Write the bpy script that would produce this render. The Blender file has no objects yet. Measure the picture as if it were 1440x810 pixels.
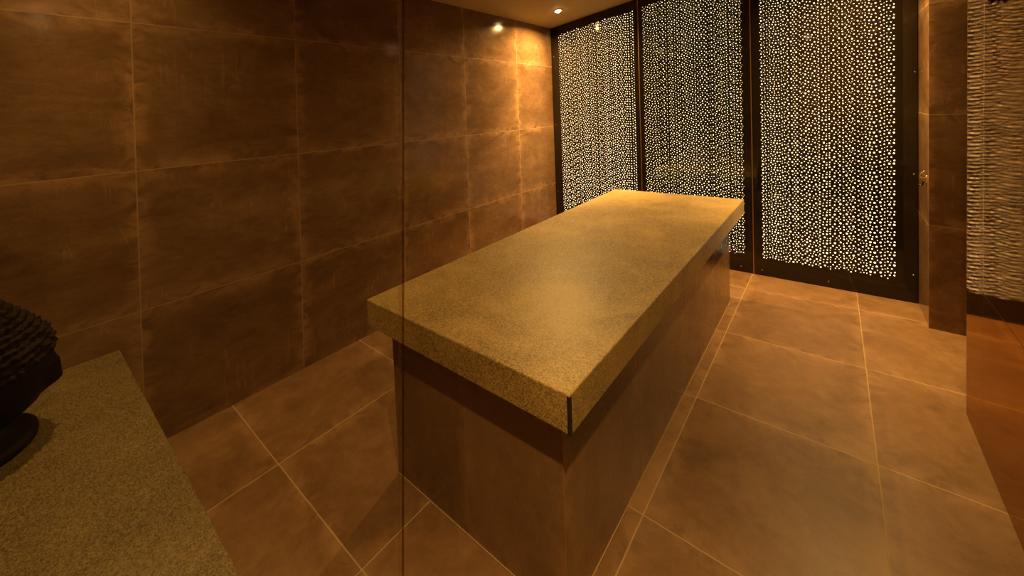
import bpy, bmesh, math, random
from mathutils import Vector, Matrix, noise

random.seed(7)
sc = bpy.context.scene
COL = sc.collection
PI = math.pi

# ------------------------------------------------------------------ render look
sc.view_settings.view_transform = 'Standard'
sc.view_settings.look = 'None'
sc.view_settings.gamma = 1
sc.view_settings.use_curve_mapping = False
sc.view_settings.exposure = 0.0
cy = sc.cycles
cy.max_bounces = 10
cy.diffuse_bounces = 6
cy.glossy_bounces = 5
cy.transparent_max_bounces = 12
cy.caustics_reflective = False
cy.caustics_refractive = False
cy.sample_clamp_indirect = 4.0
cy.use_denoising = True
try:
    cy.use_light_tree = True
except Exception:
    pass

# ------------------------------------------------------------------ camera (wide shift lens)
F_PX, CX, CY = 563.1257, 720.0, 171.7713
RX, RY, RZ = -0.0354, 0.0372, 0.6765
CAM = Vector((2.2804, 0.4213, 1.3888))
R = Matrix.Rotation(RZ, 3, 'Z') @ Matrix.Rotation(RX, 3, 'X') @ Matrix.Rotation(RY, 3, 'Y')
cam_d = bpy.data.cameras.new('camera')
cam_o = bpy.data.objects.new('camera', cam_d)
COL.objects.link(cam_o)
right, fwd, up = R.col[0], R.col[1], R.col[2]
cam_o.matrix_world = Matrix((
    (right.x, up.x, -fwd.x, CAM.x),
    (right.y, up.y, -fwd.y, CAM.y),
    (right.z, up.z, -fwd.z, CAM.z),
    (0, 0, 0, 1)))
cam_d.sensor_width = 36.0
cam_d.lens = F_PX * 36.0 / 1440.0
cam_d.shift_x = (720.0 - CX) / 1440.0
cam_d.shift_y = -(405.0 - CY) / 1440.0
cam_d.clip_start = 0.01
sc.camera = cam_o

# ------------------------------------------------------------------ node helpers
class NT:
    def __init__(self, name):
        self.m = bpy.data.materials.new(name)
        self.m.use_nodes = True
        self.t = self.m.node_tree
        self.t.nodes.clear()
        self.out = self.n('ShaderNodeOutputMaterial')
    def n(self, kind, **kw):
        nd = self.t.nodes.new(kind)
        for k, v in kw.items():
            setattr(nd, k, v)
        return nd
    def l(self, a, b):
        self.t.links.new(a, b)
    def setin(self, sock, v):
        if hasattr(v, 'is_output') or isinstance(v, bpy.types.NodeSocket):
            self.l(v, sock)
        else:
            sock.default_value = v
    def math(self, op, a, b=0.0, c=0.0, clamp=False):
        nd = self.n('ShaderNodeMath', operation=op, use_clamp=clamp)
        self.setin(nd.inputs[0], a); self.setin(nd.inputs[1], b); self.setin(nd.inputs[2], c)
        return nd.outputs[0]
    def vmath(self, op, a, b=(0, 0, 0)):
        nd = self.n('ShaderNodeVectorMath', operation=op)
        self.setin(nd.inputs[0], a); self.setin(nd.inputs[1], b)
        return nd.outputs[0]
    def mix(self, f, a, b):
        nd = self.n('ShaderNodeMix', data_type='RGBA')
        self.setin(nd.inputs[0], f); self.setin(nd.inputs[6], a); self.setin(nd.inputs[7], b)
        return nd.outputs[2]
    def ramp(self, f, stops):
        nd = self.n('ShaderNodeValToRGB')
        e = nd.color_ramp.elements
        while len(e) < len(stops):
            e.new(0.5)
        for k, (p, c) in enumerate(stops):
            e[k].position = p
            e[k].color = c if len(c) == 4 else (*c, 1)
        self.setin(nd.inputs[0], f)
        return nd.outputs[0]
    def smooth(self, v, a, b):
        nd = self.n('ShaderNodeMapRange', interpolation_type='SMOOTHSTEP')
        self.setin(nd.inputs[0], v)
        nd.inputs[1].default_value = a; nd.inputs[2].default_value = b
        nd.inputs[3].default_value = 0; nd.inputs[4].default_value = 1
        return nd.outputs[0]
    def noise(self, vec, scale, detail=4, rough=0.55, dist=0.0):
        nd = self.n('ShaderNodeTexNoise')
        self.setin(nd.inputs['Vector'], vec)
        nd.inputs['Scale'].default_value = scale
        nd.inputs['Detail'].default_value = detail
        nd.inputs['Roughness'].default_value = rough
        nd.inputs['Distortion'].default_value = dist
        return nd.outputs['Fac']
    def bsdf(self, color, rough, ior=1.5, metal=0.0, bump=None, bs=0.2, bd=0.002, spec=0.5):
        p = self.n('ShaderNodeBsdfPrincipled')
        self.setin(p.inputs['Base Color'], color)
        self.setin(p.inputs['Roughness'], rough)
        p.inputs['IOR'].default_value = ior
        p.inputs['Metallic'].default_value = metal
        p.inputs['Specular IOR Level'].default_value = spec
        if bump is not None:
            b = self.n('ShaderNodeBump')
            b.inputs['Strength'].default_value = bs
            b.inputs['Distance'].default_value = bd
            self.l(bump, b.inputs['Height'])
            self.l(b.outputs[0], p.inputs['Normal'])
        self.l(p.outputs[0], self.out.inputs[0])
        return p

def tile_material(name, dark, mid, light, grout, rough, stretch=(1, 1, 1), size=(0.65, 0.6),
                  gw=0.0022, ripple=0.0, bump=0.25, edge=0.35, spec=0.5, streak=0.0, metal=0.0):
    """Large stoneware tiles; one UV unit is one tile."""
    t = NT(name)
    uv = t.n('ShaderNodeUVMap').outputs[0]
    geo = t.n('ShaderNodeNewGeometry').outputs['Position']
    sep = t.n('ShaderNodeSeparateXYZ'); t.l(uv, sep.inputs[0])
    fu, fv = t.math('FRACT', sep.outputs[0]), t.math('FRACT', sep.outputs[1])
    du = t.math('MULTIPLY', t.math('MINIMUM', fu, t.math('SUBTRACT', 1.0, fu)), size[0])
    dv = t.math('MULTIPLY', t.math('MINIMUM', fv, t.math('SUBTRACT', 1.0, fv)), size[1])
    d = t.math('MINIMUM', du, dv)
    cell = t.vmath('FLOOR', uv)
    wn = t.n('ShaderNodeTexWhiteNoise', noise_dimensions='3D'); t.l(cell, wn.inputs['Vector'])
    rnd, rcol = wn.outputs['Value'], wn.outputs['Color']
    off = t.n('ShaderNodeVectorMath', operation='SCALE'); t.l(rcol, off.inputs[0]); off.inputs['Scale'].default_value = 9.0
    pos = t.vmath('ADD', t.vmath('MULTIPLY', geo, stretch), off.outputs[0])
    cloud = t.noise(pos, 2.6, 7, 0.62, 0.6)
    cloud2 = t.noise(pos, 7.5, 6, 0.65, 0.9)
    cloud3 = t.noise(t.vmath('MULTIPLY', pos, (1, 1, 1.6)), 24, 6, 0.7, 0.4)
    fine = t.noise(pos, 110, 4, 0.6)
    f = t.math('ADD', t.math('MULTIPLY', cloud, 0.42), t.math('MULTIPLY', cloud2, 0.26))
    f = t.math('ADD', f, t.math('MULTIPLY', cloud3, 0.22))
    f = t.math('ADD', f, t.math('MULTIPLY', fine, 0.10))
    f = t.math('ADD', f, t.math('MULTIPLY', t.math('SUBTRACT', rnd, 0.5), 0.07))
    base = t.ramp(f, [(0.36, dark), (0.5, mid), (0.64, light)])
    # pale worn rim of each tile, uneven
    rim = t.math('SUBTRACT', 1.0, t.smooth(d, 0.0, 0.07))
    rim = t.math('MULTIPLY', rim, t.smooth(cloud2, 0.38, 0.62))
    base = t.mix(t.math('MULTIPLY', rim, edge), base, (*[min(1, c * 1.55) for c in light], 1))
    if streak:      # limescale runs down the tile
        sv = t.noise(t.vmath('MULTIPLY', pos, (9, 9, 0.55)), 1.6, 3, 0.5, 0.8)
        ln = t.math('SUBTRACT', 1.0, t.smooth(t.math('ABSOLUTE', t.math('SUBTRACT', sv, 0.57)), 0.0, 0.014))
        base = t.mix(t.math('MULTIPLY', ln, t.math('MULTIPLY', t.smooth(cloud, 0.48, 0.62), streak)), base, (*[min(1, c * 1.5) for c in light], 1))
    g = t.math('SUBTRACT', 1.0, t.smooth(d, gw * 0.6, gw * 1.5))
    gfac = t.math('MULTIPLY', g, t.math('ADD', 0.45, t.math('MULTIPLY', cloud2, 0.9), clamp=True))
    col = t.mix(gfac, base, (*grout, 1))
    h = t.math('ADD', t.math('MULTIPLY', cloud2, 0.25), t.math('MULTIPLY', fine, 0.12))
    h = t.math('SUBTRACT', h, t.math('MULTIPLY', g, 0.5))
    r = t.math('ADD', rough, t.math('MULTIPLY', t.math('SUBTRACT', cloud2, 0.5), 0.12))
    r = t.math('ADD', r, t.math('MULTIPLY', g, 0.3), clamp=True)
    if ripple:
        rp = t.noise(t.vmath('MULTIPLY', geo, (1, 0.16, 1)), 42, 2, 0.5)
        h = t.math('ADD', h, t.math('MULTIPLY', rp, ripple))
    p = t.bsdf(col, r, 1.5, metal, h, bump, 0.004, spec)
    if metal:
        p.inputs['Specular Tint'].default_value = (1.0, 0.67, 0.34, 1)
    return t.m

def simple(name, color, rough, metal=0.0, var=0.25, scale=12, bump=0.1, spec=0.5):
    t = NT(name)
    tc = t.n('ShaderNodeTexCoord').outputs['Object']
    f = t.noise(tc, scale, 5, 0.6, 0.3)
    c = t.mix(f, (*[x * (1 - var) for x in color], 1), (*[min(1, x * (1 + var)) for x in color], 1))
    r = t.math('ADD', rough, t.math('MULTIPLY', t.math('SUBTRACT', f, 0.5), 0.1), clamp=True)
    t.bsdf(c, r, 1.5, metal, t.noise(tc, scale * 8, 3), bump, 0.001, spec)
    return t.m

def granite(name, a, b, c, wear):
    """Flamed ochre granite: millimetre grains, clouds and a worn centre."""
    t = NT(name)
    tc = t.n('ShaderNodeTexCoord').outputs['Object']
    v = t.n('ShaderNodeTexVoronoi'); t.l(tc, v.inputs['Vector']); v.inputs['Scale'].default_value = 330
    sepc = t.n('ShaderNodeSeparateColor'); t.l(v.outputs['Color'], sepc.inputs[0])
    grain = sepc.outputs[0]
    fine = t.noise(tc, 260, 3, 0.7)
    cloud = t.noise(tc, 4.5, 6, 0.65, 0.5)
    big = t.noise(tc, 1.6, 3, 0.5)
    f = t.math('ADD', t.math('MULTIPLY', grain, 0.42), t.math('MULTIPLY', fine, 0.25))
    f = t.math('ADD', f, t.math('MULTIPLY', cloud, 0.33))
    base = t.ramp(f, [(0.25, a), (0.5, b), (0.72, c)])
    worn = t.math('MULTIPLY', t.smooth(t.math('ADD', t.math('MULTIPLY', big, 0.6), t.math('MULTIPLY', cloud, 0.4)), 0.46, 0.6), wear)
    base = t.mix(worn, base, (*[x * 1.18 for x in c], 1))
    h = t.math('ADD', t.math('MULTIPLY', fine, 0.7), t.math('MULTIPLY', grain, 0.6))
    t.bsdf(base, 0.42, 1.5, 0, h, 0.3, 0.002, 0.55)
    return t.m

def emitter(name, color, strength):
    t = NT(name)
    e = t.n('ShaderNodeEmission')
    e.inputs[0].default_value = (*color, 1); e.inputs[1].default_value = strength
    t.l(e.outputs[0], t.out.inputs[0])
    return t.m

# ------------------------------------------------------------------ mesh helpers
def link(name, me, mat=None, parent=None):
    o = bpy.data.objects.new(name, me)
    COL.objects.link(o)
    if mat:
        me.materials.append(mat)
    if parent:
        o.parent = parent
    return o

def from_bm(name, bm, mat=None, parent=None, smooth=False, bevel=0.0, seg=2, angle=None):
    bmesh.ops.recalc_face_normals(bm, faces=bm.faces)
    me = bpy.data.meshes.new(name)
    bm.to_mesh(me); bm.free()
    if smooth:
        for p in me.polygons:
            p.use_smooth = True
    o = link(name, me, mat, parent)
    if bevel:
        md = o.modifiers.new('bevel', 'BEVEL'); md.width = bevel; md.segments = seg
        md.limit_method = 'ANGLE'
    return o

def prism(bm, poly, z0, z1):
    """Closed prism over a plan polygon (list of xy)."""
    lo = [bm.verts.new((x, y, z0)) for x, y in poly]
    hi = [bm.verts.new((x, y, z1)) for x, y in poly]
    n = len(poly)
    bm.faces.new(lo[::-1]); bm.faces.new(hi)
    for i in range(n):
        bm.faces.new((lo[i], lo[(i + 1) % n], hi[(i + 1) % n], hi[i]))

def box(bm, x0, x1, y0, y1, z0, z1):
    prism(bm, [(x0, y0), (x1, y0), (x1, y1), (x0, y1)], z0, z1)

def lathe(bm, prof, seg=32, mat=Matrix()):
    rings = []
    for r, z in prof:
        if r < 1e-6:
            rings.append([bm.verts.new(mat @ Vector((0, 0, z)))])
        else:
            rings.append([bm.verts.new(mat @ Vector((r * math.cos(2 * PI * k / seg), r * math.sin(2 * PI * k / seg), z))) for k in range(seg)])
    for a, b in zip(rings, rings[1:]):
        for k in range(seg):
            q = [a[k % len(a)], a[(k + 1) % len(a)], b[(k + 1) % len(b)], b[k % len(b)]]
            u = []
            for v in q:
                if v not in u:
                    u.append(v)
            if len(u) > 2:
                bm.faces.new(u)

def tube(bm, pts, rad, seg=10):
    pts = [Vector(p) for p in pts]
    rads = rad if isinstance(rad, (list, tuple)) else [rad] * len(pts)
    rings = []
    for i, p in enumerate(pts):
        d = (pts[min(i + 1, len(pts) - 1)] - pts[max(i - 1, 0)]).normalized()
        a = d.cross(Vector((0.31, 0.2, 0.93)))
        if a.length < 1e-3:
            a = d.cross(Vector((1, 0, 0)))
        a.normalize(); b = d.cross(a)
        rings.append([bm.verts.new(p + rads[i] * (math.cos(2 * PI * k / seg) * a + math.sin(2 * PI * k / seg) * b)) for k in range(seg)])
    for r0, r1 in zip(rings, rings[1:]):
        for k in range(seg):
            bm.faces.new((r0[k], r0[(k + 1) % seg], r1[(k + 1) % seg], r1[k]))
    bm.faces.new(rings[0][::-1]); bm.faces.new(rings[-1])

def tiled_sheet(bm, grid, thick, inward, u0=0, v0=0, inset=0.0):
    """Sheet of tiles: grid[row][col] are corner points; one quad and one UV unit a tile. Closed to a solid of the given thickness behind."""
    uvl = bm.loops.layers.uv.verify()
    n = Vector(inward)
    front = [[bm.verts.new(Vector(p)) for p in row] for row in grid]
    hz = (Vector(grid[0][-1]) - Vector(grid[0][0])).normalized() * inset   # mitred upright ends
    back = [[bm.verts.new(Vector(p) - n * thick + (hz if k == 0 else -hz if k == len(row) - 1 else hz * 0)) for k, p in enumerate(row)] for row in grid]
    nr, nc = len(grid), len(grid[0])
    for r in range(nr - 1):
        for c in range(nc - 1):
            f = bm.faces.new((front[r][c], front[r][c + 1], front[r + 1][c + 1], front[r + 1][c]))
            for lp, (du, dv) in zip(f.loops, ((0, 0), (1, 0), (1, 1), (0, 1))):
                e = 1e-4
                lp[uvl].uv = (u0 + c + (e if du == 0 else 1 - e), v0 + r + (e if dv == 0 else 1 - e))
            fb = bm.faces.new((back[r][c], back[r + 1][c], back[r + 1][c + 1], back[r][c + 1]))
            for lp in fb.loops:
                lp[uvl].uv = (0.5, 0.5)
    def side(a, b, c, d):
        f = bm.faces.new((a, b, c, d))
        for lp in f.loops:
            lp[uvl].uv = (0.5, 0.5)
    for c in range(nc - 1):
        side(front[0][c], back[0][c], back[0][c + 1], front[0][c + 1])
        side(front[-1][c], front[-1][c + 1], back[-1][c + 1], back[-1][c])
    for r in range(nr - 1):
        side(front[r][0], front[r + 1][0], back[r + 1][0], back[r][0])
        side(front[r][-1], back[r][-1], back[r + 1][-1], front[r + 1][-1])

def thing(name, label, cat, loc=(0, 0, 0), rotz=0.0, group=None):
    o = bpy.data.objects.new(name, None)
    COL.objects.link(o)
    o.empty_display_size = 0.1
    o.location = loc; o.rotation_euler = (0, 0, rotz)
    o['label'] = label; o['category'] = cat
    if group:
        o['group'] = group
    return o

def struct(o):
    o['kind'] = 'structure'
    return o

# ------------------------------------------------------------------ materials
WALL = tile_material('rust_tile_wall', (0.115, 0.062, 0.031), (0.185, 0.104, 0.052), (0.27, 0.158, 0.083),
                     (0.34, 0.22, 0.12), 0.13, (1, 0.8, 1.5), (0.65, 0.6), 0.0022, 0, 0.08, 0.5, 0.35, 0.4)
FLOOR = tile_material('rust_tile_floor', (0.15, 0.078, 0.036), (0.23, 0.125, 0.060), (0.31, 0.18, 0.092),
                      (0.47, 0.32, 0.17), 0.40, (1, 1, 1), (0.62, 0.68), 0.0021, 0, 0.15, 0.30, 0.4)
GLOSSY = tile_material('polished_tile_wall', (0.115, 0.062, 0.031), (0.17, 0.096, 0.050), (0.23, 0.136, 0.073),
                       (0.045, 0.025, 0.012), 0.07, (1, 1, 1), (0.65, 0.62), 0.0016, 0.6, 0.012, 0.05, 0.6, 0.0, 0.78)
BASE = tile_material('rust_tile_base', (0.12, 0.062, 0.030), (0.19, 0.104, 0.050), (0.27, 0.154, 0.077),
                     (0.30, 0.19, 0.10), 0.27, (1, 1, 0.6), (0.5, 0.5), 0.0016, 0, 0.06, 0.30, 0.75)
STONE = granite('ochre_granite', (0.12, 0.078, 0.028), (0.37, 0.252, 0.095), (0.58, 0.405, 0.165), 0.25)
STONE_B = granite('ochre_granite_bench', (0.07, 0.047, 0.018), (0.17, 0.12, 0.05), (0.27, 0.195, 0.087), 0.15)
PLASTER = simple('ceiling_plaster', (0.46, 0.37, 0.17), 0.7, 0, 0.06, 3, 0.02)
BLACK = simple('black_gloss', (0.012, 0.008, 0.006), 0.055, 0, 0.2, 2, 0.0, 0.45)
LIT_EDGE = simple('lit_sheet_edge', (0.75, 0.45, 0.20), 0.4, 1.0, 0.1, 20, 0.02)  # bronze tone stands in for lamplight caught by the polished sheet edge
BRASS = simple('brass', (0.78, 0.58, 0.30), 0.22, 1.0, 0.1, 30, 0.02)
DARKMETAL = simple('dark_metal', (0.10, 0.075, 0.055), 0.25, 1.0, 0.1, 30, 0.02)
STEEL = simple('steel', (0.6, 0.55, 0.48), 0.25, 1.0, 0.1, 40, 0.0)
CARVED = simple('carved_dark_stone', (0.010, 0.006, 0.004), 0.65, 0, 0.4, 14, 0.5, 0.15)
CARVED_HAIR = simple('carved_hair_stone', (0.017, 0.010, 0.005), 0.75, 0, 0.4, 14, 0.5, 0.15)
SEAL = simple('pale_sealant', (0.42, 0.28, 0.15), 0.5, 0, 0.1, 20, 0.0)
JOINT = simple('dark_joint', (0.012, 0.008, 0.004), 0.8, 0, 0.2, 40, 0.0)
SHADOWGAP = simple('bench_base_shade', (0.03, 0.02, 0.012), 0.8, 0, 0.2, 10, 0.0)  # near-black paints the shade below the seat edge into the base
TRIMWHITE = simple('downlight_trim', (0.55, 0.47, 0.36), 0.4, 0, 0.05, 10, 0.0)
LED = emitter('panel_led', (1.0, 0.72, 0.36), 3.7)
LAMP = emitter('lamp_lens', (1.0, 0.62, 0.26), 38.0)
gl = NT('glass_edge')
tr = gl.n('ShaderNodeBsdfTransparent'); tr.inputs[0].default_value = (0.93, 0.90, 0.84, 1)
gg = gl.n('ShaderNodeBsdfGlossy'); gg.inputs['Roughness'].default_value = 0.05
mx = gl.n('ShaderNodeMixShader'); mx.inputs[0].default_value = 0.03
gl.l(tr.outputs[0], mx.inputs[1]); gl.l(gg.outputs[0], mx.inputs[2]); gl.l(mx.outputs[0], gl.out.inputs[0])
GLASS = gl.m
gs = NT('glass_seam')
tr = gs.n('ShaderNodeBsdfTransparent'); tr.inputs[0].default_value = (0.72, 0.66, 0.58, 1)
gs.l(tr.outputs[0], gs.out.inputs[0])
SEAM = gs.m

# ------------------------------------------------------------------ room dimensions
XR = 2.719                     # right wall face
PA, PB = Vector((0, 3.95, 0)), Vector((2.716, 4.09, 0))   # screen wall line
PAX = (PB - PA).normalized()
PN = Vector((PAX.y, -PAX.x, 0))  # towards the room
PANG = math.atan2(PAX.y, PAX.x)
def ceil_z(x):
    t = min(max(x / 2.72, 0), 1)
    return 2.195 + 0.15 * x if x < 0.9 else 2.33 + 0.052 * (1 - abs((x - 1.36) / 0.46) ** 2) if x <= 1.82 else 2.195 + 0.15 * (2.72 - x)

# floor: grid lines follow the joints
def fy(row, x):
    r = max(0, x - 0.6)
    return [0.0 - 0.05, 0.345, 1.017, 1.684, 2.32 + 0.035 * r, 2.965 + 0.055 * r, 3.63 + 0.085 * r, 4.26 + 0.09 * r][row]
fx = [-0.08, 0.54, 1.150, 1.771, 2.402, 3.02, 3.6]
bm = bmesh.new()
tiled_sheet(bm, [[(x, fy(r, x), 0) for x in fx] for r in range(8)], 0.08, (0, 0, 1))
struct(from_bm('floor', bm, FLOOR))

# left wall
cols = [(-0.05, 0), (0.08, 0.018), (0.735, 0.016), (1.388, 0.016), (2.063, 0.012), (2.680, 0.006), (3.365, 0.0), (4.06, 0)]
rows = [-0.02, 0.592, 1.183, 1.803, 2.42]
bm = bmesh.new()
tiled_sheet(bm, [[(0, c + lean * (z - 1.2) / 0.6, z) for c, lean in cols] for z in rows], 0.1, (1, 0, 0), 20, 3)
struct(from_bm('wall_left', bm, WALL))

# right wall: stands from the bench to the doorway
bm = bmesh.new()
ry = [2.925, 2.687, 2.04, 1.39, 0.74, 0.0]
rz_ = [0.0, 0.62, 1.256, 1.90, 2.42]
tiled_sheet(bm, [[(XR, y, z) for y in ry] for z in rz_], 0.12, (-1, 0, 0), 40, 11)
struct(from_bm('wall_right', bm, GLOSSY))

# pier beside the screen, its flank towards the room and its face towards the doorway
bm = bmesh.new()
uvl = bm.loops.layers.uv.verify()
px0, px1, py0, py1 = 2.712, 3.45, 3.738, 4.20
pz = [0.0, 0.612, 1.262, 1.90, 2.42]
tiled_sheet(bm, [[(x, py0, z) for x in (px0, 3.10, px1)] for z in pz], 0.02, (0, -1, 0), 60, 21, 0.021)
tiled_sheet(bm, [[(px0, y, z) for y in (py1, py0)] for z in pz], 0.02, (-1, 0, 0), 66, 21, 0.021)
struct(from_bm('wall_pier', bm, WALL))

# wall behind the screen
bm = bmesh.new()
q0, q1 = PA - PN * 0.06, PA + PAX * 2.80 - PN * 0.06
q0 = q0 - PAX * 0.1
prism(bm, [(q0.x, q0.y), (q1.x, q1.y), (q1.x - PN.x * 0.1, q1.y - PN.y * 0.1), (q0.x - PN.x * 0.1, q0.y - PN.y * 0.1)], 0, 2.5)
struct(from_bm('wall_back', bm, WALL))

# wall behind the viewer
bm = bmesh.new()
tiled_sheet(bm, [[(x, 0.0, z) for x in (2.83, 2.40, 1.77, 1.15, 0.54, -0.1)] for z in rows], 0.1, (0, 1, 0), 80, 5)
struct(from_bm('wall_front', bm, WALL))

# passage beyond the doorway on the right
bm = bmesh.new()
tiled_sheet(bm, [[(3.45, y, z) for y in (4.2, 3.6, 2.9, 2.3)] for z in rows], 0.1, (-1, 0, 0), 90, 5)
tiled_sheet(bm, [[(x, 2.40, z) for x in (3.5, 2.84)] for z in rows], 0.1, (0, 1, 0), 97, 5)
struct(from_bm('wall_passage', bm, WALL))

# vaulted ceiling
bm = bmesh.new()
xs = [-0.1] + [2.72 * k / 40 for k in range(41)] + [3.6]
lo, hi = [], []
for yy in (-0.1, 4.3):
    lo.append([bm.verts.new((x, yy, ceil_z(min(max(x, 0), 2.72)))) for x in xs])
    hi.append([bm.verts.new((x, yy, 2.52)) for x in xs])
for k in range(len(xs) - 1):
    bm.faces.new((lo[0][k], lo[0][k + 1], lo[1][k + 1], lo[1][k]))
    bm.faces.new((hi[0][k], hi[1][k], hi[1][k + 1], hi[0][k + 1]))
    for e in (0, 1):
        bm.faces.new((lo[e][k], lo[e][k + 1], hi[e][k + 1], hi[e][k]))
for k in (0, -1):
    bm.faces.new((lo[0][k], lo[1][k], hi[1][k], hi[0][k]))
struct(from_bm('ceiling', bm, PLASTER))

# ------------------------------------------------------------------ perforated light screens
PERIOD = 0.069
def dot_pattern(w, seed):
    """Vertically repeating scatter of round holes of three sizes."""
    rng = random.Random(seed)
    dots = []
    for r, per_m in ((0.0084, 22), (0.0064, 52), (0.0046, 32), (0.0036, 26)):
        left = int(per_m * w / 0.77)
        for _ in range(left * 60):
            x, z = rng.uniform(0.004, w - 0.004), rng.uniform(0, PERIOD)
            ok = left > 0
            for a, b, q in dots:
                dz = abs(b - z); dz = min(dz, PERIOD - dz)
                m = r + q + 0.0050
                if (a - x) ** 2 + dz * dz < m * m:
                    ok = False; break
            if ok:
                dots.append((x, z, r)); left -= 1
    return dots

def light_panel(s0, s1, d0, d1, zb, label, scale, screws, edge_at=None, seed=1):
    root = thing('light_panel', label, 'light panel', PA + PAX * s0, PANG, 'backlit perforated panels of the far wall')
    w = s1 - s0
    ztop = lambda s: ceil_z((PA + PAX * (s0 + s)).x) - 0.003
    n = 14
    bm = bmesh.new()
    fr, bk = [], []
    prof = [(0, 0.0)] + [(w, 0.0)] + [(w - w * k / n, None) for k in range(n + 1)]
    pts = [(s, ztop(s) if z is None else z) for s, z in prof]
    fr = [bm.verts.new((s, 0, z)) for s, z in pts]
    bk = [bm.verts.new((s, 0.012, z)) for s, z in pts]
    bm.faces.new(fr); bm.faces.new(bk[::-1])
    for k in range(len(pts)):
        a, b = k, (k + 1) % len(pts)
        bm.faces.new((fr[a], bk[a], bk[b], fr[b]))
    from_bm('sheet', bm, BLACK, root)
    # light shining through the holes
    rng = random.Random(seed + 50)
    bm = bmesh.new()
    pat = dot_pattern(d1 - d0, seed)
    for k in range(int(2.4 / PERIOD) + 1):
        for x, z, r in pat:
            s, zz = d0 - s0 + x, zb + k * PERIOD + z
            if zz < zb + r or zz > ztop(s) - 0.085 + rng.uniform(-0.008, 0.008):
                continue
            rr = r * scale * rng.uniform(0.82, 1.2) * (0.98 - 0.075 * zz)
            vs = [bm.verts.new((s + rr * math.cos(2 * PI * (i + .5) / 8), -0.0006, zz + rr * math.sin(2 * PI * (i + .5) / 8))) for i in range(8)]
            bm.faces.new(vs)
    me = bpy.data.meshes.new('perforations')
    bm.to_mesh(me); bm.free()
    o = link('perforations', me, LED, root)
    o['label'] = 'glowing white holes of the perforation pattern'
    for s, z in screws:
        bm = bmesh.new()
        lathe(bm, [(0, 0.0022), (0.0028, 0.0020), (0.0048, 0.001), (0.0052, 0)], 14, Matrix.Translation((s - s0, 0, z)) @ Matrix.Rotation(PI / 2, 4, 'X'))
        from_bm('screw', bm, STEEL, root, True)
    if edge_at is not None:  # strip added to imitate the lamp-lit edge of the sheet
        bm = bmesh.new()
        e = edge_at - s0
        box(bm, e - 0.0022, e + 0.0022, -0.003, 0.010, 0.0, ztop(e) - 0.002)
        from_bm('edge_strip', bm, LIT_EDGE, root)['label'] = 'thin strip, bronze-toned to imitate lamplight on the upright sheet edge'
    return root

light_panel(0.004, 0.906, 0.092, 0.872, 0.140, 'narrow-looking glowing panel in the left corner behind the stone table', 0.62,
            [(0.03, 0.5), (0.03, 1.2), (0.03, 1.9)], 0.911, 1)
light_panel(0.917, 1.777, 0.948, 1.728, 0.140, 'middle black panel of white light dots, behind the far end of the stone table', 0.54,
            [(1.694, 0.046), (1.30, 0.046)], 1.783, 2)
light_panel(1.789, 2.712, 1.842, 2.606, 0.132, 'right black panel of white light dots, reaching the floor beside the tiled pier', 0.65,
            [(2.700, 1.525), (2.694, 0.858), (2.690, 0.186), (2.249, 0.043), (1.84, 0.043)], None, 3)

# ------------------------------------------------------------------ massage table
root = thing('massage_table', 'large stone massage table with tiled base in the middle of the room', 'massage table', (1.34, 2.35, 0))
def lp(x, y):
    return (x - 1.34, y - 2.35)
top = [lp(0.913, 1.215), lp(1.7835, 1.2215), lp(1.792, 3.575), lp(0.882, 3.475)]
bm = bmesh.new()
prism(bm, top, 0.594, 0.694)
from_bm('stone_top', bm, STONE, root, bevel=0.0035, seg=3)['label'] = 'thick speckled ochre granite top'
c = top[1]
bm = bmesh.new()
prism(bm, [(c[0] - 0.0075, c[1] - 0.0012), (c[0] - 0.0008, c[1] - 0.0014), (c[0] + 0.0012, c[1] + 0.0006), (c[0] + 0.0012, c[1] + 0.0065), (c[0] - 0.003, c[1] + 0.003)], 0.594, 0.6905)
from_bm('corner_joint', bm, JOINT, root)['label'] = 'dark open mitre joint at the near corner'
bx0, bx1, by0, by1 = 0.965, 1.7176, 1.2835, 3.45
bm = bmesh.new()
def wl(x, y, z):
    a, b = lp(x, y)
    return (a, b, z)
bz = [0.0, 0.49, 0.594]
tiled_sheet(bm, [[wl(x, by0, z) for x in (bx0, 1.347, bx1)] for z in (0, 0.594)], 0.02, (0, -1, 0), 110, 31, 0.021)
tiled_sheet(bm, [[wl(bx1, y, z) for y in (by0, 1.80, 2.386, 2.992, by1)] for z in (0, 0.594)], 0.02, (1, 0, 0), 115, 31, 0.021)
tiled_sheet(bm, [[wl(x, by1, z) for x in (bx1, 1.347, bx0)] for z in (0, 0.594)], 0.02, (0, 1, 0), 125, 31, 0.021)
tiled_sheet(bm, [[wl(bx0, y, z) for y in (by1, 2.992, 2.386, 1.80, by0)] for z in (0, 0.594)], 0.02, (-1, 0, 0), 130, 31, 0.021)
from_bm('tiled_base', bm, BASE, root)['label'] = 'base clad in brown rust tiles'
bm = bmesh.new()
o_ = 0.003
for a, b in (((bx0 - o_, by0 - o_), (bx1 + o_, by0)), ((bx1, by0 - o_), (bx1 + o_, by1 + o_)), ((bx0 - o_, by1), (bx1 + o_, by1 + o_)), ((bx0 - o_, by0 - o_), (bx0, by1 + o_))):
    a_, b_ = lp(*a), lp(*b)
    box(bm, a_[0], b_[0], a_[1], b_[1], 0.0005, 0.004)
from_bm('sealant_line', bm, SEAL, root)['label'] = 'pale sealant line along the floor'

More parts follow.
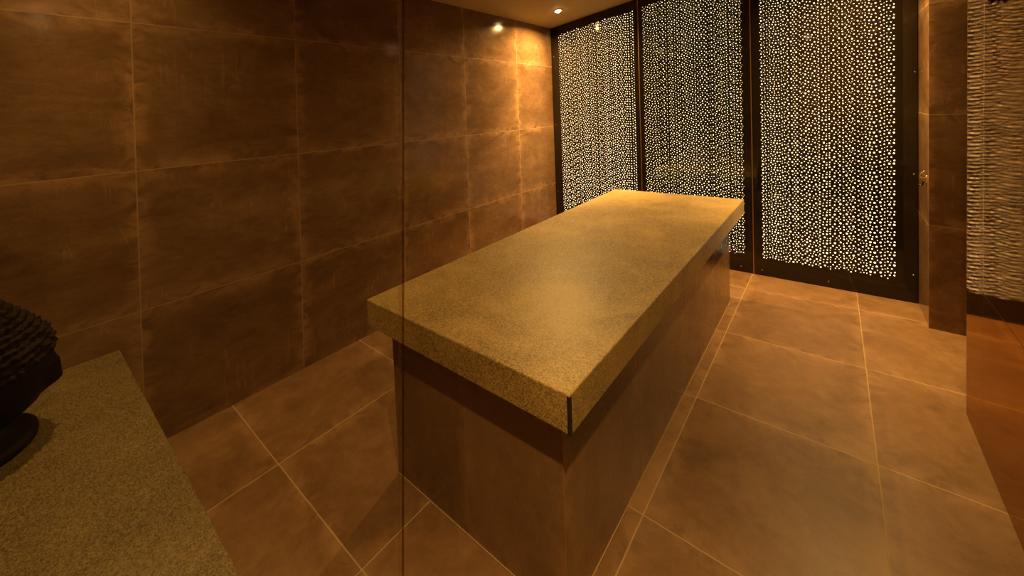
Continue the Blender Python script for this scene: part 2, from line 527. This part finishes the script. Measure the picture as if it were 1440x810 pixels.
# ------------------------------------------------------------------ bench along the near wall
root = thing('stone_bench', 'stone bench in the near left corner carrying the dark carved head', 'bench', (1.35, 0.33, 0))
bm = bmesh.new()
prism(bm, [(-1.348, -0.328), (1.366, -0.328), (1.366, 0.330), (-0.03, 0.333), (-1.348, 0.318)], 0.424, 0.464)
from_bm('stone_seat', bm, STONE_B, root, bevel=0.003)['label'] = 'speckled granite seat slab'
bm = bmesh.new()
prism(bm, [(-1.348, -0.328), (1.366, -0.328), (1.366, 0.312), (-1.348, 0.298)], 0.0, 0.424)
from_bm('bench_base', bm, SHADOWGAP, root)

# ------------------------------------------------------------------ carved head on the bench
HX, HY = 0.40, 0.30
root = thing('carved_head', 'dark carved head with rows of curls, on the bench at the left edge', 'sculpture', (HX, HY, 0.464))
bm = bmesh.new()
lathe(bm, [(0, 0.0), (0.150, 0.0), (0.156, 0.012), (0.154, 0.028), (0.140, 0.036), (0.105, 0.046), (0.088, 0.062), (0.083, 0.10), (0.086, 0.15), (0, 0.15)], 48)
from_bm('neck', bm, CARVED, root, True).location = (-0.018, -0.030, 0)
g = lambda v, c, s: math.exp(-((v - c) / s) ** 2)
def head_point(th, ph, grow=0.0):
    """th azimuth (0 = +y, the face), ph elevation; head centre 0.225 above the bench."""
    cx_, cy_, cz_ = math.sin(th) * math.cos(ph), math.cos(th) * math.cos(ph), math.sin(ph)
    x, y, z = 0.150 * cx_, 0.165 * cy_, 0.178 * cz_
    if z < 0:                                     # jaw narrows towards the chin
        k = 1 - 0.28 * (-z / 0.178) ** 2
        x *= k
        y *= 1 - 0.10 * (-z / 0.178) ** 2
    if cy_ > 0:
        fr = max(0, cy_)
        ax = abs(x)
        y += 0.030 * g(x, 0, 0.014) * g(z, -0.085, 0.022) * fr        # nose tip
        y += 0.020 * g(x, 0, 0.012) * g(z, -0.050, 0.035) * fr        # nose ridge
        y -= 0.014 * g(ax, 0.045, 0.026) * g(z, -0.045, 0.02) * fr    # eye hollows
        y += 0.008 * g(ax, 0.045, 0.024) * g(z, -0.048, 0.010) * fr   # lids
        y += 0.007 * g(ax, 0.040, 0.045) * g(z, -0.020, 0.010) * fr   # brow
        y += 0.013 * g(x, 0, 0.032) * g(z, -0.121, 0.008) * fr        # upper lip
        y += 0.012 * g(x, 0, 0.028) * g(z, -0.136, 0.008) * fr        # lower lip
        y -= 0.006 * g(x, 0, 0.03) * g(z, -0.149, 0.007) * fr
        y += 0.016 * g(x, 0, 0.035) * g(z, -0.166, 0.016) * fr        # chin
    p = Vector((x, y, z))
    if grow:
        p += Vector((cx_, cy_, cz_)) * grow
    return p + Vector((0, 0, 0.225))
bm = bmesh.new()
NU, NV = 96, 72
grid = [[bm.verts.new(head_point(2 * PI * i / NU, -PI / 2 + PI * (j + 0.5) / NV)) for i in range(NU)] for j in range(NV)]
for j in range(NV - 1):
    for i in range(NU):
        bm.faces.new((grid[j][i], grid[j][(i + 1) % NU], grid[j + 1][(i + 1) % NU], grid[j + 1][i]))
bm.faces.new([grid[0][i] for i in range(NU)][::-1]); bm.faces.new(grid[-1])
from_bm('face', bm, CARVED, root, True)
# hair cap: rows of curls above a hairline that drops towards the nape, with a topknot
bm = bmesh.new()
NU, NV = 380, 120
def hairline(th):
    return 0.16 - 0.55 * (0.5 - 0.5 * math.cos(th)) ** 1.0
grid = []
for j in range(NV):
    row = []
    for i in range(NU):
        th = 2 * PI * i / NU
        h0 = hairline(th)
        t = j / (NV - 1)
        ph = h0 + (PI / 2 - 0.02 - h0) * t
        rows_n = 13
        rr = min(t * rows_n, rows_n - 1e-3)
        k = int(rr)
        phk = h0 + (PI / 2 - h0) * (k + 0.5) / rows_n
        ncurl = max(8, int(54 * math.cos(0.16 - 0.25 + (PI / 2 - 0.0) * (k + 0.5) / rows_n)))
        a = abs(math.sin(PI * rr)) ** 0.6
        b = abs(math.cos(ncurl * th / 2 + (k % 2) * PI / 2)) ** 0.6
        grow = 0.002 + 0.013 * a * (0.45 + 0.55 * b) + 0.05 * math.exp(-((PI / 2 - ph) / 0.42) ** 2)
        grow += 0.010 * (noise.noise(Vector((6 * math.sin(th), 6 * math.cos(th), 7 * ph))) + 0.5 * noise.noise(Vector((17 * math.sin(th), 17 * math.cos(th), 19 * ph))))
        row.append(bm.verts.new(head_point(th, ph, grow)))
    grid.append(row)
rim = [bm.verts.new(head_point(2 * PI * i / NU, hairline(2 * PI * i / NU), -0.004)) for i in range(NU)]
grid.insert(0, rim)
for j in range(len(grid) - 1):
    for i in range(NU):
        bm.faces.new((grid[j][i], grid[j][(i + 1) % NU], grid[j + 1][(i + 1) % NU], grid[j + 1][i]))
bm.faces.new(grid[-1])
from_bm('hair', bm, CARVED_HAIR, root, True)['label'] = 'rows of carved curls'
for s in (-1, 1):
    bm = bmesh.new()
    pts = [(s * (0.122 + 0.012 * math.sin(PI * k / 12)), -0.005 + 0.03 * math.sin(PI * k / 12 * 1.5), 0.285 - 0.155 * k / 12) for k in range(13)]
    tube(bm, pts, [0.006 + 0.010 * math.sin(PI * (k + 1) / 14) for k in range(13)], 12)
    from_bm('ear', bm, CARVED, root, True)

# ------------------------------------------------------------------ hooks
root = thing('mounted_hook', 'small brass hook on the lit flank of the pier beside the right panel', 'hook', (2.712, 3.812, 0.873))
bm = bmesh.new()
lathe(bm, [(0, 0.004), (0.012, 0.004), (0.015, 0.002), (0.015, 0)], 24, Matrix.Rotation(-PI / 2, 4, 'Y') @ Matrix.Scale(1.7, 4, (1, 0, 0)))
from_bm('backplate', bm, BRASS, root, True)
bm = bmesh.new()
tube(bm, [(-0.004, 0, 0.004), (-0.018, 0, 0.006), (-0.026, 0, 0.018), (-0.022, 0, 0.034), (-0.012, 0, 0.042), (-0.006, 0, 0.050)], [0.005, 0.005, 0.0055, 0.005, 0.0045, 0.0035])
from_bm('upper_hook', bm, BRASS, root, True)
bm = bmesh.new()
tube(bm, [(-0.004, 0, -0.006), (-0.014, 0, -0.014), (-0.014, 0, -0.030), (-0.022, 0, -0.040), (-0.034, 0, -0.036)], [0.005, 0.005, 0.005, 0.005, 0.006])
from_bm('lower_hook', bm, DARKMETAL, root, True)

root = thing('mounted_robe_peg', 'dark rounded robe peg high on the rippled right wall', 'robe peg', (XR, 2.53, 1.697))
bm = bmesh.new()
rot = Matrix.Rotation(-PI / 2, 4, 'Y') @ Matrix.Diagonal((0.75, 0.75, 0.5, 1))
lathe(bm, [(0, 0.006), (0.020, 0.006), (0.023, 0.003), (0.023, 0)], 28, rot)
from_bm('rose', bm, DARKMETAL, root, True)
bm = bmesh.new()
lathe(bm, [(0.008, 0.004), (0.007, 0.014), (0.009, 0.020), (0.018, 0.024), (0.023, 0.031), (0.022, 0.039), (0.014, 0.045), (0, 0.047)], 28, rot)
from_bm('grip', bm, DARKMETAL, root, True)

# ------------------------------------------------------------------ downlights
def downlight(x, y, label, power):
    z = ceil_z(x)
    tilt = math.atan(0.15) * (1 if x < 1.36 else -1)
    root = thing('downlight', label, 'downlight', (x, y, z), 0, 'round ceiling downlights')
    rot = Matrix.Rotation(PI, 4, 'X') @ Matrix.Rotation(tilt, 4, 'Y') @ Matrix.Scale(1.45, 4)
    bm = bmesh.new()
    lathe(bm, [(0.017, 0.001), (0.019, 0.003), (0.027, 0.003), (0.031, 0.0015), (0.031, 0.0003), (0.017, 0.0003)], 36, rot)
    from_bm('trim_ring', bm, TRIMWHITE, root, True)
    bm = bmesh.new()
    lathe(bm, [(0, 0.013), (0.007, 0.0122), (0.012, 0.009), (0.016, 0.004), (0.0165, 0.0004), (0, 0.0004)], 28, rot)
    from_bm('lens', bm, LAMP, root, True)['label'] = 'glowing lamp lens'
    ld = bpy.data.lights.new('downlight_beam', 'SPOT')
    ld.energy = power; ld.color = (1.0, 0.595, 0.172)
    ld.spot_size = math.radians(166); ld.spot_blend = 0.1
    # beam profile of a reflector downlight: bright core, weak spill
    ld.use_nodes = True
    nt = ld.node_tree
    em = nt.nodes['Emission']
    tc = nt.nodes.new('ShaderNodeTexCoord')
    sp = nt.nodes.new('ShaderNodeSeparateXYZ')
    nt.links.new(tc.outputs['Normal'], sp.inputs[0])
    ab = nt.nodes.new('ShaderNodeMath'); ab.operation = 'ABSOLUTE'
    nt.links.new(sp.outputs[2], ab.inputs[0])
    rm = nt.nodes.new('ShaderNodeValToRGB')
    e = rm.color_ramp.elements
    prof = [(80, 0.0), (70, 0.06), (60, 0.13), (48, 0.18), (35, 0.31), (20, 0.85), (10, 1.0)]
    while len(e) < len(prof):
        e.new(0.5)
    for k, (dg, v) in enumerate(prof):
        e[k].position = math.cos(math.radians(dg)); e[k].color = (v, v, v, 1)
    nt.links.new(ab.outputs[0], rm.inputs[0])
    nt.links.new(rm.outputs[0], em.inputs['Strength'])
    ld.shadow_soft_size = 0.016
    lo = bpy.data.objects.new('downlight_beam', ld)
    COL.objects.link(lo)
    lo.parent = root
    lo.location = (0, 0, -0.04)
    return root
downlight(0.355, 3.54, 'glowing ceiling downlight in the far left corner above the panels', 520)
downlight(2.364, 3.68, 'ceiling downlight in the far right corner by the doorway', 300)
downlight(2.364, 0.58, 'ceiling downlight in the near right corner above the bench', 215)
downlight(0.355, 0.58, 'ceiling downlight in the near left corner above the carved head', 38)

# ------------------------------------------------------------------ upright glass edge in the foreground
def ray(u, v):
    return R @ Vector(((u - CX) / F_PX, 1, (CY - v) / F_PX))
def on_y(u, v, y):
    d = ray(u, v)
    return CAM + d * ((y - CAM.y) / d.y)
a, b = on_y(564.2, 810, 0.72), on_y(564.2, 0, 0.72)
d = (b - a).normalized()
a = a - d * (a.z / d.z); b = b + d * ((ceil_z(b.x) - b.z) / d.z)
def bar(bm, off, half, depth):
    sx = Vector((0.8, 0.6, 0)); sy = Vector((-0.6, 0.8, 0))
    lo = [bm.verts.new(a + sx * (off + i * half) + sy * (j * depth)) for i, j in ((-1, -1), (1, -1), (1, 1), (-1, 1))]
    hi = [bm.verts.new(b + sx * (off + i * half) + sy * (j * depth)) for i, j in ((-1, -1), (1, -1), (1, 1), (-1, 1))]
    bm.faces.new(lo[::-1]); bm.faces.new(hi)
    for i in range(4):
        bm.faces.new((lo[i], lo[(i + 1) % 4], hi[(i + 1) % 4], hi[i]))
bm = bmesh.new()
bar(bm, 0, 0.0024, 0.004)
g_o = struct(from_bm('trim_1', bm, GLASS))
bm = bmesh.new()
bar(bm, 0.0024, 0.0003, 0.004)
from_bm('seam', bm, SEAM, g_o)

# ------------------------------------------------------------------ world: indoors, nothing but the lamps
w = bpy.data.worlds.new('world')
w.use_nodes = True
w.node_tree.nodes['Background'].inputs[0].default_value = (0, 0, 0, 1)
w.node_tree.nodes['Background'].inputs[1].default_value = 0
sc.world = w
